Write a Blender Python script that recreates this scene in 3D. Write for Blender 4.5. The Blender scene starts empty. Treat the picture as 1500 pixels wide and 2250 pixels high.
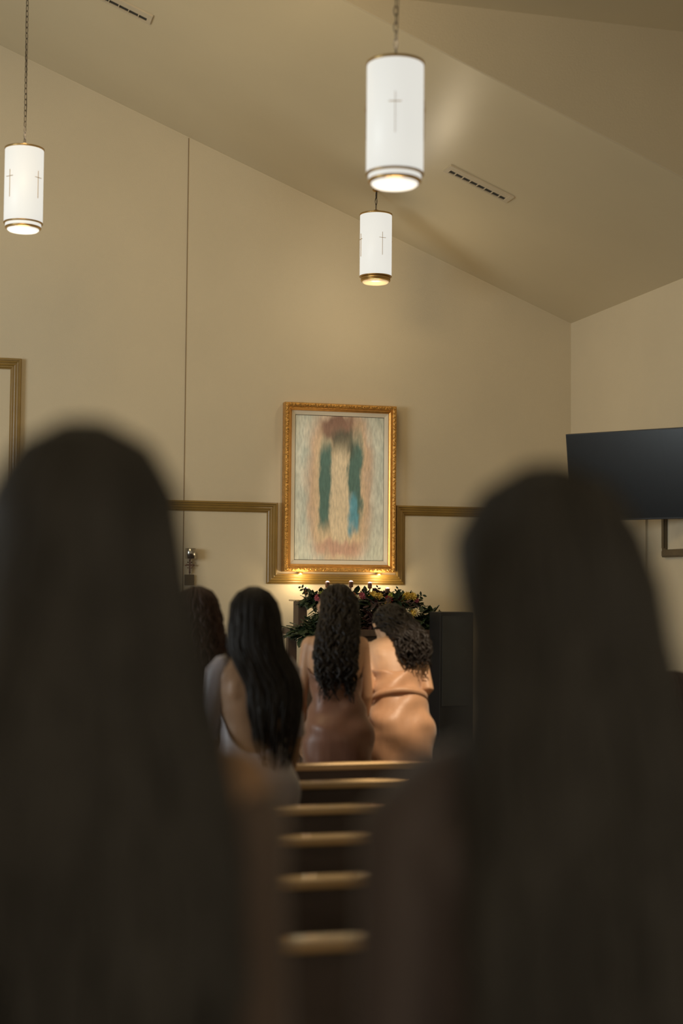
import bpy, bmesh, math, random
from mathutils import Vector, Matrix, noise
PI = math.pi
random.seed(7)
scene = bpy.context.scene
COL = scene.collection

# ------------------------------------------------------------------ camera, world, big lights, exposure
cam_d = bpy.data.cameras.new('camera'); cam = bpy.data.objects.new('camera', cam_d); COL.objects.link(cam)
yaw, pitch, roll = math.radians(15.389), math.radians(2.884), math.radians(0.481)
f = Vector((math.sin(yaw)*math.cos(pitch), math.cos(yaw)*math.cos(pitch), math.sin(pitch)))
r0 = Vector((math.cos(yaw), -math.sin(yaw), 0)); u0 = r0.cross(f)
rr = r0*math.cos(roll) + u0*math.sin(roll); uu = -r0*math.sin(roll) + u0*math.cos(roll)
m = Matrix((rr, uu, -f)).transposed().to_4x4(); m.translation = (0, 0, 1.62)
cam.matrix_world = m
cam_d.sensor_fit = 'VERTICAL'; cam_d.sensor_height = 36.0; cam_d.sensor_width = 24.0
cam_d.lens = 3300.0*36.0/2250.0
cam_d.clip_start = 0.05
cam_d.dof.use_dof = True; cam_d.dof.focus_distance = 12.2; cam_d.dof.aperture_fstop = 1.45
scene.camera = cam
scene.view_settings.view_transform = 'Standard'; scene.view_settings.look = 'None'
scene.view_settings.gamma = 1.0; scene.view_settings.use_curve_mapping = False
scene.view_settings.exposure = 0.30

world = bpy.data.worlds.new('world'); scene.world = world; world.use_nodes = True
bgn = world.node_tree.nodes['Background']
bgn.inputs[0].default_value = (1.0, 0.85, 0.62, 1); bgn.inputs[1].default_value = 0.53

def light(name, kind, loc, energy, color, size=0.1, target=None, spot=None, blend=0.5, size_y=None):
    d = bpy.data.lights.new(name, kind); d.energy = energy; d.color = color
    if kind == 'AREA':
        d.size = size
        if size_y: d.shape = 'RECTANGLE'; d.size_y = size_y
    else:
        d.shadow_soft_size = size
    if kind == 'SPOT': d.spot_size = math.radians(spot); d.spot_blend = blend
    o = bpy.data.objects.new(name, d); COL.objects.link(o); o.location = loc
    if target is not None:
        o.rotation_euler = (Vector(target)-Vector(loc)).to_track_quat('-Z', 'Y').to_euler()
    return o
WARM = (1.0, 0.80, 0.53); SOFT = (1.0, 0.90, 0.74)
# daylight from the windows in the left wall
light('window_daylight', 'AREA', (-5.7, 5.85, 2.45), 225, (0.84, 0.95, 1.0), 3.0, (3.0, 12.0, 2.6), size_y=2.2)
# ceiling spotlight over the sanctuary steps, then spots added to brighten pew rails
light('ceiling_or_added_spot', 'SPOT', (2.72, 5.7, 4.7), 520, (1.0, 0.80, 0.58), 0.04, (2.62, 7.70, 1.08), 12, 0.45)
light('ceiling_or_added_spot', 'SPOT', (2.1, 7.2, 4.9), 2200, (1.0, 0.84, 0.62), 0.04, (1.92, 6.35, .8), 11, 0.6)  # added narrow spot that brightens the front pew rails
light('ceiling_or_added_spot', 'SPOT', (1.25, 5.2, 5.0), 190, (1.0, 0.80, 0.48), 0.06, (1.2, 4.5, 0.8), 34, 0.8)  # added wider spot that brightens the nearer pew rails
light('added_picture_spot', 'SPOT', (3.2, 9.4, 4.45), 70, (1.0, 0.90, 0.74), 0.05, (3.27, 12.0, 2.30), 25, 0.6)  # added lamp that only brightens the print
light('added_warm_fill', 'AREA', (0.4, 7.7, 5.0), 43, (1.0, 0.76, 0.42), 1.2, (3.2, 12.0, 2.8))  # unseen area light added as warm fill for the front wall
# low lamp behind the altar that washes the wall upwards
light('altar_uplight', 'SPOT', (3.25, 11.05, 0.95), 22, (1.0, 0.80, 0.52), 0.02, (3.25, 12.0, 3.7), 110, 0.9)

# ------------------------------------------------------------------ helpers
def link(o): COL.objects.link(o); return o
def tag(o, label=None, cat=None, group=None, kind=None):
    if label: o['label'] = label
    if cat: o['category'] = cat
    if group: o['group'] = group
    if kind: o['kind'] = kind
    return o
def empty(name, loc=(0, 0, 0), rz=0.0, label=None, cat=None, group=None, scale=1.0):
    o = link(bpy.data.objects.new(name, None)); o.location = loc; o.rotation_euler = (0, 0, rz); o.scale = (scale,)*3
    o.empty_display_size = 0.1
    return tag(o, label, cat, group)
def mesh(name, bm, mat, parent=None, smooth=False):
    me = bpy.data.meshes.new(name)
    bmesh.ops.recalc_face_normals(bm, faces=bm.faces)
    bm.to_mesh(me); bm.free()
    if smooth:
        for p in me.polygons: p.use_smooth = True
    me.materials.append(mat)
    o = link(bpy.data.objects.new(name, me))
    if parent: o.parent = parent
    return o
def copy_tree(o, parent=None):
    c = o.copy(); COL.objects.link(c); c.parent = parent
    for ch in list(o.children): copy_tree(ch, c)
    return c
def box(bm, x0, x1, y0, y1, z0, z1, M=None):
    vs = [bm.verts.new((x, y, z)) for x in (x0, x1) for y in (y0, y1) for z in (z0, z1)]
    if M:
        for v in vs: v.co = M @ v.co
    for q in ((0, 1, 3, 2), (4, 6, 7, 5), (0, 4, 5, 1), (2, 3, 7, 6), (0, 2, 6, 4), (1, 5, 7, 3)):
        bm.faces.new([vs[i] for i in q])
    return vs
def bevel(bm, w, seg=2):
    bmesh.ops.bevel(bm, geom=list(bm.edges), offset=w, segments=seg, affect='EDGES', profile=0.6, clamp_overlap=True)
def lathe(bm, prof, n=32, c=(0, 0, 0), M=None, cap=True):
    rings = []
    for r, z in prof:
        ring = []
        for i in range(n):
            a = 2*PI*i/n
            v = Vector((c[0]+r*math.cos(a), c[1]+r*math.sin(a), c[2]+z))
            ring.append(bm.verts.new(M @ v if M else v))
        rings.append(ring)
    for a, b in zip(rings, rings[1:]):
        for i in range(n): bm.faces.new((a[i], a[(i+1) % n], b[(i+1) % n], b[i]))
    if cap:
        bm.faces.new(rings[0][::-1]); bm.faces.new(rings[-1])
def tube(bm, pts, rad, n=8, flat=1.0, cap=True, fn=None):
    """tapered tube through pts; rad = number or list"""
    pts = [Vector(p) for p in pts]
    if not isinstance(rad, (list, tuple)): rad = [rad]*len(pts)
    rings = []; up = Vector((0, 0, 1)); prev = None
    for i, p in enumerate(pts):
        t = (pts[min(i+1, len(pts)-1)]-pts[max(i-1, 0)])
        if t.length < 1e-9: t = Vector((0, 0, 1))
        t.normalize()
        if prev is None:
            s = t.cross(up) if abs(t.dot(up)) < 0.95 else t.cross(Vector((0, 1, 0)))
        else:
            s = prev - t*prev.dot(t)
        s.normalize(); prev = s; w = s.cross(t)
        ring = []
        for k in range(n):
            a = 2*PI*k/n
            v = p + s*math.cos(a)*rad[i] + w*math.sin(a)*rad[i]*flat
            ring.append(bm.verts.new(fn(v) if fn else v))
        rings.append(ring)
    for a, b in zip(rings, rings[1:]):
        for k in range(n): bm.faces.new((a[k], a[(k+1) % n], b[(k+1) % n], b[k]))
    if cap:
        bm.faces.new(rings[0][::-1]); bm.faces.new(rings[-1])
def ball(bm, c, r, seg=12, fn=None, M=None):
    if not isinstance(r, (list, tuple)): r = (r, r, r)
    rings = []
    nz = max(4, seg//2)
    c = Vector(c)
    def put(x, y, z):
        v = Vector((x*r[0], y*r[1], z*r[2]))
        if M: v = M @ v
        v = v + c
        return bm.verts.new(fn(v) if fn else v)
    top = put(0, 0, 1); bot = put(0, 0, -1)
    for j in range(1, nz):
        t = PI*j/nz
        rings.append([put(math.sin(t)*math.cos(2*PI*i/seg), math.sin(t)*math.sin(2*PI*i/seg), math.cos(t)) for i in range(seg)])
    for i in range(seg):
        bm.faces.new((top, rings[0][i], rings[0][(i+1) % seg]))
        bm.faces.new((bot, rings[-1][(i+1) % seg], rings[-1][i]))
    for a, b in zip(rings, rings[1:]):
        for i in range(seg): bm.faces.new((a[i], b[i], b[(i+1) % seg], a[(i+1) % seg]))
def loft(bm, rings, cap=True, closed=True):
    vr = [[bm.verts.new(v) for v in r] for r in rings]
    n = len(vr[0])
    for a, b in zip(vr, vr[1:]):
        for i in range(n if closed else n-1): bm.faces.new((a[i], a[(i+1) % n], b[(i+1) % n], b[i]))
    if cap and closed:
        bm.faces.new(vr[0][::-1]); bm.faces.new(vr[-1])
    return vr
def interp(tab, z):
    """tab rows sorted by first value; smooth piecewise interpolation of the rest"""
    if z <= tab[0][0]: return list(tab[0][1:])
    if z >= tab[-1][0]: return list(tab[-1][1:])
    for a, b in zip(tab, tab[1:]):
        if a[0] <= z <= b[0]:
            t = (z-a[0])/(b[0]-a[0]); t = t*0.5 + 0.5*t*t*(3-2*t)
            return [p+(q-p)*t for p, q in zip(a[1:], b[1:])]
def sstep(a, b, x):
    t = max(0.0, min(1.0, (x-a)/(b-a))); return t*t*(3-2*t)

# ------------------------------------------------------------------ materials
def mat(name, color, rough=0.6, metal=0.0, spec=0.5, var=0.0, vscale=6.0, bump=0.0, bscale=60.0, color2=None, stretch=None,
        emit=None, estr=0.0, coat=0.0, sheen=0.0, subs=0.0, trans=0.0, aniso=0.0):
    m = bpy.data.materials.new(name); m.use_nodes = True
    nt = m.node_tree; N = nt.nodes; L = nt.links; b = N['Principled BSDF']
    b.inputs['Base Color'].default_value = (*color, 1); b.inputs['Roughness'].default_value = rough
    b.inputs['Metallic'].default_value = metal; b.inputs['Specular IOR Level'].default_value = spec
    b.inputs['Coat Weight'].default_value = coat; b.inputs['Sheen Weight'].default_value = sheen
    b.inputs['Transmission Weight'].default_value = trans
    b.inputs['Anisotropic'].default_value = aniso
    if subs:
        b.inputs['Subsurface Weight'].default_value = subs; b.inputs['Subsurface Radius'].default_value = (0.02, 0.008, 0.004)
        b.inputs['Subsurface Scale'].default_value = 0.6
    if emit: b.inputs['Emission Color'].default_value = (*emit, 1); b.inputs['Emission Strength'].default_value = estr
    tc = N.new('ShaderNodeTexCoord'); mp = N.new('ShaderNodeMapping'); L.new(tc.outputs['Object'], mp.inputs[0])
    if stretch: mp.inputs['Scale'].default_value = stretch
    if var or color2:
        n = N.new('ShaderNodeTexNoise'); n.inputs['Scale'].default_value = vscale; n.inputs['Detail'].default_value = 5
        L.new(mp.outputs[0], n.inputs['Vector'])
        cr = N.new('ShaderNodeValToRGB'); cr.color_ramp.elements[0].position = 0.32; cr.color_ramp.elements[1].position = 0.68
        c2 = color2 if color2 else tuple(min(1, c*(1+var)) for c in color)
        c1 = color if color2 else tuple(c*(1-var) for c in color)
        cr.color_ramp.elements[0].color = (*c1, 1); cr.color_ramp.elements[1].color = (*c2, 1)
        L.new(n.outputs['Fac'], cr.inputs[0]); L.new(cr.outputs[0], b.inputs['Base Color'])
    if bump:
        n2 = N.new('ShaderNodeTexNoise'); n2.inputs['Scale'].default_value = bscale; n2.inputs['Detail'].default_value = 4
        L.new(mp.outputs[0], n2.inputs['Vector'])
        bp = N.new('ShaderNodeBump'); bp.inputs['Strength'].default_value = bump; bp.inputs['Distance'].default_value = 0.01
        L.new(n2.outputs['Fac'], bp.inputs['Height']); L.new(bp.outputs[0], b.inputs['Normal'])
    return m
M = {}
M['wall'] = mat('wall_paint', (0.63, 0.535, 0.375), 0.65, spec=0.3, var=0.03, vscale=1.2, bump=0.12, bscale=120)
M['ceil'] = mat('ceiling_gloss_paint', (0.62, 0.525, 0.35), 0.33, spec=0.5, var=0.03, vscale=1.0, bump=0.10, bscale=7)
M['floor'] = mat('carpet', (0.06, 0.035, 0.025), 0.95, var=0.3, vscale=60, bump=0.4, bscale=300)
M['trim'] = mat('ochre_painted_moulding', (0.25, 0.15, 0.036), 0.36, spec=0.5, var=0.08, vscale=8, bump=0.1, bscale=40)
M['gold'] = mat('antique_gold', (0.62, 0.34, 0.09), 0.33, metal=0.75, var=0.25, vscale=60, bump=0.4, bscale=220)
M['goldsmooth'] = mat('smooth_gold', (0.60, 0.30, 0.07), 0.30, metal=0.7, var=0.1, vscale=30)
M['liner'] = mat('cream_liner', (0.72, 0.64, 0.50), 0.6, bump=0.2, bscale=300)
M['brass'] = mat('brushed_brass', (0.52, 0.34, 0.13), 0.34, metal=0.9, bump=0.05, bscale=90)
M['chain'] = mat('dull_chain_metal', (0.07, 0.055, 0.04), 0.5, metal=0.6, var=0.2, vscale=50)
M['vent'] = mat('vent_enamel', (0.56, 0.47, 0.33), 0.45, var=0.03)
M['ventdark'] = mat('dark_matte', (0.03, 0.028, 0.022), 0.8, var=0.2)  # near black, stands in for the shade inside the vent slots
M['tv'] = mat('screen_glass', (0.008, 0.009, 0.010), 0.22, spec=0.32, bump=0.01, bscale=3)
M['tvbez'] = mat('black_plastic', (0.013, 0.012, 0.011), 0.5, var=0.1)
M['wood'] = mat('pew_wood', (0.082, 0.063, 0.057), 0.55, spec=0.3, color2=(0.105, 0.080, 0.072), vscale=4, stretch=(1, 8, 8), bump=0.1, bscale=30)
M['cap'] = mat('pew_cap_lit_wood', (0.52, 0.33, 0.14), 0.30, spec=0.7, color2=(0.62, 0.41, 0.19), vscale=4, stretch=(1, 10, 10), bump=0.04, bscale=30, coat=0.9)  # light on the pew tops put into a lighter wood colour
M['darkwood'] = mat('dark_altar_wood', (0.07, 0.042, 0.026), 0.5, color2=(0.10, 0.06, 0.036), vscale=5, stretch=(8, 8, 1), bump=0.1)
M['framewood'] = mat('brown_picture_frame', (0.10, 0.07, 0.035), 0.45, var=0.15, vscale=10)
M['canvas'] = mat('plain_canvas', (0.62, 0.53, 0.38), 0.7, var=0.1, vscale=3)
M['chrome'] = mat('silver_metal', (0.55, 0.52, 0.46), 0.22, metal=1.0, bump=0.03, bscale=60)
M['seam'] = mat('brown_seam', (0.22, 0.15, 0.09), 0.6, var=0.1)
M['cord'] = mat('dark_cable', (0.09, 0.06, 0.035), 0.6, var=0.1)
M['leaf'] = mat('dark_leaf', (0.018, 0.032, 0.012), 0.5, color2=(0.035, 0.055, 0.02), vscale=14, bump=0.2)
M['leaf2'] = mat('burgundy_leaf', (0.05, 0.012, 0.014), 0.5, color2=(0.03, 0.02, 0.014), vscale=14, bump=0.2)
M['stem'] = mat('stem', (0.05, 0.05, 0.02), 0.6, var=0.2)
M['yellow'] = mat('yellow_petal', (0.62, 0.42, 0.07), 0.7, var=0.25, vscale=40)
M['cream'] = mat('cream_petal', (0.70, 0.58, 0.36), 0.7, var=0.15, vscale=40)
M['green'] = mat('lime_green_petal', (0.30, 0.33, 0.05), 0.7, var=0.25, vscale=40)
M['red'] = mat('dark_red_petal', (0.20, 0.018, 0.018), 0.7, var=0.3, vscale=40)
M['rose'] = mat('pink_petal', (0.36, 0.07, 0.10), 0.7, var=0.2, vscale=40)
M['orange'] = mat('orange_petal', (0.50, 0.17, 0.04), 0.7, var=0.2, vscale=40)
M['wax'] = mat('pink_lit_candle_glass', (0.6, 0.35, 0.34), 0.4, emit=(1.0, 0.62, 0.55), estr=1.3, var=0.05)
M['cup'] = mat('rosy_metal_cup', (0.22, 0.13, 0.10), 0.3, metal=0.8, var=0.1)
M['tag'] = mat('cream_tag', (0.75, 0.60, 0.36), 0.7, var=0.05)
M['shade'] = mat('lit_white_glass', (0.25, 0.245, 0.23), 0.5, emit=(1.0, 0.985, 0.91), estr=0.58, var=0.01)
M['diffuser'] = mat('lit_diffuser_glass', (0.3, 0.29, 0.27), 0.4, emit=(1.0, 0.97, 0.90), estr=0.62, var=0.01)
M['amber'] = mat('amber_diffuser_glass', (0.35, 0.22, 0.10), 0.3, emit=(1.0, 0.74, 0.42), estr=0.42, var=0.2, vscale=30)
M['lens'] = mat('dark_eye', (0.05, 0.03, 0.02), 0.25, var=0.2)
def skin(n, c): return mat(n, c, 0.48, spec=0.4, subs=0.08, var=0.05, vscale=9, bump=0.03, bscale=90)
def hairm(n, c, rough=0.45): return mat(n, c, rough, spec=0.22, var=0.25, vscale=30, stretch=(1, 1, 0.15), bump=0.3, bscale=60)
def satin(n, c, rough=0.36, c2=None): return mat(n, c, rough, spec=0.5, sheen=0.3, var=0.06, vscale=7, stretch=(2.5, 2.5, 0.7), bump=0.35, bscale=9)

def painting_mat():
    """abstract upright brush bands in the colours of the print: pale blue, peach, cream, teal"""
    m = bpy.data.materials.new('abstract_print'); m.use_nodes = True
    nt = m.node_tree; N = nt.nodes; L = nt.links; b = N['Principled BSDF']; b.inputs['Roughness'].default_value = 0.55
    tc = N.new('ShaderNodeTexCoord')
    nz = N.new('ShaderNodeTexNoise'); nz.inputs['Scale'].default_value = 9; nz.inputs['Detail'].default_value = 6
    mp = N.new('ShaderNodeMapping'); mp.inputs['Scale'].default_value = (1.6, 1.6, 0.5); L.new(tc.outputs['Object'], mp.inputs[0]); L.new(mp.outputs[0], nz.inputs['Vector'])
    sx = N.new('ShaderNodeSeparateXYZ'); L.new(tc.outputs['Object'], sx.inputs[0])
    def math_(op, a, bv, c=None):
        n = N.new('ShaderNodeMath'); n.operation = op
        for i, v in enumerate((a, bv) if c is None else (a, bv, c)):
            if isinstance(v, (int, float)): n.inputs[i].default_value = v
            else: L.new(v, n.inputs[i])
        return n.outputs[0]
    jit = math_('MULTIPLY', math_('SUBTRACT', nz.outputs['Fac'], 0.5), 0.13)
    X = math_('ADD', sx.outputs['X'], jit); Z = math_('ADD', sx.outputs['Z'], math_('MULTIPLY', jit, 1.4))
    base = N.new('ShaderNodeValToRGB'); base.color_ramp.elements[0].position = 0.3; base.color_ramp.elements[1].position = 0.7
    base.color_ramp.elements[0].color = (0.50, 0.54, 0.47, 1); base.color_ramp.elements[1].color = (0.74, 0.73, 0.62, 1)
    L.new(nz.outputs['Fac'], base.inputs[0]); cur = base.outputs[0]
    def band(cx, cz, hx, hz, soft, col, amt=1.0):
        nonlocal cur
        dx = math_('DIVIDE', math_('ABSOLUTE', math_('SUBTRACT', X, cx), 0), hx)
        dz = math_('DIVIDE', math_('ABSOLUTE', math_('SUBTRACT', Z, cz), 0), hz)
        d = math_('POWER', math_('ADD', math_('POWER', dx, 3.0), math_('POWER', dz, 3.0)), 0.333)
        mr = N.new('ShaderNodeMapRange'); mr.interpolation_type = 'SMOOTHSTEP'
        mr.inputs['From Min'].default_value = 1-soft; mr.inputs['From Max'].default_value = 1+soft
        mr.inputs['To Min'].default_value = amt; mr.inputs['To Max'].default_value = 0
        L.new(d, mr.inputs['Value'])
        mx = N.new('ShaderNodeMix'); mx.data_type = 'RGBA'; L.new(mr.outputs[0], mx.inputs[0]); L.new(cur, mx.inputs[6])
        mx.inputs[7].default_value = (*col, 1); cur = mx.outputs[2]
    band(0.0, 0.03, 0.27, 0.62, 0.25, (0.60, 0.27, 0.12), 0.65)      # peach field
    band(0.0, -0.02, 0.22, 0.58, 0.20, (0.72, 0.56, 0.36), 0.9)      # sandy field
    band(-0.02, 0.50, 0.14, 0.10, 0.4, (0.14, 0.05, 0.04), 0.8)      # dark warm wash on top
    band(-0.12, 0.02, 0.055, 0.36, 0.30, (0.045, 0.15, 0.135), 0.92)   # teal stroke left
    band(0.13, 0.05, 0.065, 0.38, 0.30, (0.045, 0.15, 0.135), 0.92)    # teal stroke right
    band(0.11, -0.22, 0.055, 0.16, 0.3, (0.13, 0.36, 0.46), 0.9)     # blue stroke
    band(0.03, 0.36, 0.10, 0.12, 0.4, (0.09, 0.10, 0.07), 0.8)       # olive wash
    band(0.0, -0.10, 0.085, 0.40, 0.25, (0.74, 0.61, 0.42), 0.95)    # cream stroke
    band(0.0, -0.50, 0.19, 0.055, 0.5, (0.46, 0.20, 0.18), 0.55)     # rose wash at the foot
    br = N.new('ShaderNodeTexNoise'); br.inputs['Scale'].default_value = 26; br.inputs['Detail'].default_value = 6
    mp2 = N.new('ShaderNodeMapping'); mp2.inputs['Scale'].default_value = (2.5, 1, 0.6); L.new(tc.outputs['Object'], mp2.inputs[0]); L.new(mp2.outputs[0], br.inputs['Vector'])
    hs = N.new('ShaderNodeHueSaturation'); L.new(cur, hs.inputs['Color'])
    v = math_('ADD', math_('MULTIPLY', br.outputs['Fac'], 0.9), 0.62); L.new(v, hs.inputs['Value'])
    L.new(hs.outputs[0], b.inputs['Base Color'])
    return m
M['print'] = painting_mat()

# ------------------------------------------------------------------ the room
RX, FY = 5.362, 12.0                       # right wall, front wall
SL = 0.3986
def zc(x): return 5.288 - SL*(x-1.973)      # slope of the sanctuary ceiling
RIDGE = -1.6; LX = -5.2; BY = -3.0; STEPY = 8.53; ZN = 5.19
def zc2(x): return zc(x) if x > RIDGE else zc(2*RIDGE-x)
def poly(bm, pts): bm.faces.new([bm.verts.new(p) for p in pts])
def slab(bm, pts, d):
    """polygon pts thickened by vector d"""
    a = [bm.verts.new(p) for p in pts]; b = [bm.verts.new(Vector(p)+Vector(d)) for p in pts]
    bm.faces.new(a); bm.faces.new(b[::-1])
    n = len(a)
    for i in range(n): bm.faces.new((a[i], b[i], b[(i+1) % n], a[(i+1) % n]))
def struct(name, bm, m): o = mesh(name, bm, m); o['kind'] = 'structure'; return o
bm = bmesh.new(); slab(bm, [(LX, BY, 0), (RX, BY, 0), (RX, FY, 0), (LX, FY, 0)], (0, 0, -0.15)); struct('floor', bm, M['floor'])
bm = bmesh.new()
slab(bm, [(LX, FY, -0.1), (RX+.15, FY, -0.1), (RX+.15, FY, zc(RX+.15)+.2), (RIDGE, FY, zc(RIDGE)+.2), (LX, FY, zc2(LX)+.2)], (0, 0.15, 0))
struct('wall_front', bm, M['wall'])
bm = bmesh.new(); slab(bm, [(RX, BY, -0.1), (RX, FY, -0.1), (RX, FY, zc(RX)+.02), (RX, BY, zc(RX)+.02)], (0.15, 0, 0))
slab(bm, [(RX, BY, 3.9), (RX, STEPY, 3.9), (RX, STEPY, ZN+.1), (RX, BY, ZN+.1)], (0.15, 0, 0)); struct('wall_right', bm, M['wall'])
bm = bmesh.new()
for x0, x1 in ((LX, RIDGE), (RIDGE, RX+.15)):
    slab(bm, [(x0, STEPY+.015, zc2(x0)), (x1, STEPY+.015, zc2(x1)), (x1, FY+.1, zc2(x1)), (x0, FY+.1, zc2(x0))], (0, 0, 0.15))
struct('ceiling', bm, M['ceil'])
XC = 1.973 + (5.288-ZN)/SL
bm = bmesh.new()
slab(bm, [(RX+.1, STEPY, zc(RX+.1)), (RX+.1, STEPY, ZN+.1), (XC, STEPY, ZN+.02), (XC, STEPY, ZN)], (0, 0.012, 0))
slab(bm, [(XC, STEPY, ZN), (RIDGE, STEPY, zc(RIDGE)+.1), (LX, STEPY, zc2(LX)+.1), (LX, STEPY, ZN)], (0, -0.08, 0))
struct('wall_ceiling_step', bm, M['wall'])
bm = bmesh.new(); slab(bm, [(LX, BY, ZN), (RX+.1, BY, ZN), (RX+.1, STEPY+.02, ZN), (LX, STEPY+.02, ZN)], (0, 0, 0.15)); struct('ceiling_nave', bm, M['ceil'])
bm = bmesh.new(); 
slab(bm, [(LX, BY, -.1), (LX, FY, -.1), (LX, FY, 1.1), (LX, BY, 1.1)], (-.15, 0, 0)); slab(bm, [(LX, BY, 3.8), (LX, FY, 3.8), (LX, FY, 6.0), (LX, BY, 6.0)], (-.15, 0, 0))
slab(bm, [(LX, 9.2, 1.1), (LX, FY, 1.1), (LX, FY, 3.8), (LX, 9.2, 3.8)], (-.15, 0, 0)); slab(bm, [(LX, BY, 1.1), (LX, 2.5, 1.1), (LX, 2.5, 3.8), (LX, BY, 3.8)], (-.15, 0, 0))
struct('wall_left', bm, M['wall'])
bm = bmesh.new()
for x0, x1, z0, z1 in ((LX, RX, 4.0, 5.2), (LX, -4.6, 0, 4.0), (4.7, RX, 0, 4.0)): box(bm, x0, x1, BY-.15, BY, z0, z1)
struct('wall_back', bm, M['wall'])
bm = bmesh.new()
for y0, y1, z0, z1 in ((2.5, 9.2, 1.1, 1.18), (2.5, 9.2, 3.72, 3.8), (2.5, 2.58, 1.18, 3.72), (9.12, 9.2, 1.18, 3.72), (4.7, 4.76, 1.18, 3.72), (6.95, 7.01, 1.18, 3.72)): box(bm, LX-.12, LX-.03, y0, y1, z0, z1)
struct('window_1', bm, M['vent'])
bm = bmesh.new(); box(bm, LX+.05, RX-.001, 9.9, FY-.001, 0, 0.30); struct('floor_platform', bm, M['floor'])

# moulding that runs along the front wall and drops below the picture
def moulding(path, name, M_, W=0.083):
    """path in the wall plane (x,z); the moulding lies on the right of the travel direction; stepped profile"""
    prof = [(0, 0), (0, .040), (.008, .043), (.014, .043), (.018, .034), (.021, .034), (.025, .036), (.034, .033), (.037, .026), (.040, .026), (.046, .028), (.056, .024), (.059, .016), (.066, .017), (.074, .012), (.077, .006), (W, .006), (W, 0)]
    bm = bmesh.new(); rings = []
    P = [Vector((x, z)) for x, z in path]
    for i, p in enumerate(P):
        def nrm(a, b): d = (b-a).normalized(); return Vector((d.y, -d.x))
        n1 = nrm(P[i-1], p) if i else None; n2 = nrm(p, P[i+1]) if i < len(P)-1 else None
        if n1 is None: n = n2
        elif n2 is None: n = n1
        else: n = (n1+n2); n = n/ (n.dot(n1))
        rings.append([(p.x+n.x*s, FY-t, p.y+n.y*s) for s, t in prof])
    loft(bm, rings); return struct(name, bm, M_)
moulding([(LX, 3.393), (.68, 3.393), (.68, 2.311), (2.752, 2.311), (2.752, 1.729), (3.772, 1.729), (3.772, 2.311), (RX-.002, 2.311)], 'trim_1', M['trim'])
bm = bmesh.new(); box(bm, 1.980, 1.984, FY-.005, FY-.0005, 1.50, zc(1.98)-.01); struct('trim_2', bm, M['seam'])
# casing strip on the right wall, partly behind the screen
bm = bmesh.new(); box(bm, RX-.012, RX-.0005, 10.57, 10.625, .30, 2.55); box(bm, RX-.018, RX-.0005, 10.562, 10.575, .30, 2.55); struct('trim_3', bm, M['wall'])

# ------------------------------------------------------------------ ceiling vents
def vent(x0, y, L, name_label):
    t = empty('ceiling_vent', (x0+L/2, y, zc(x0+L/2)), 0, name_label, 'vent', 'slot air vents in the sloped ceiling')
    t.rotation_euler = (0, math.atan(SL), 0)
    h = L/2*math.sqrt(1+SL*SL); w = .080
    bm = bmesh.new()
    for a in ((-h-.02, h+.02, -w, -w+.022), (-h-.02, h+.02, w-.022, w), (-h-.02, -h+.012, -w+.022, w-.022), (h-.012, h+.02, -w+.022, w-.022)):
        box(bm, *a, -.012, -.001)
    mesh('frame', bm, M['vent'], t)
    bm = bmesh.new(); box(bm, -h+.012, h-.012, -w+.022, w-.022, -.003, -.0005); mesh('dark_slot_sheet', bm, M['ventdark'], t)  # dark sheet in place of the shaded hollow, no real hole behind
    bm = bmesh.new(); box(bm, -h+.004, h-.004, -w+.022, .0, -.010, -.003); mesh('deflector_blade', bm, M['vent'], t)
    for k in range(1, 8):
        x = -h + 2*h*k/8
        bm = bmesh.new(); box(bm, x-.003, x+.003, .0, w-.016, -.011, -.003); mesh('divider', bm, M['vent'], t)
    return t
vent(3.575, 10.12, .45, 'cream slot vent in the sloped ceiling right of the pendant lamps')
vent(.85, 10.14, .54, 'slot vent at the top left edge of the sloped ceiling, between two pendant lamps')

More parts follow.
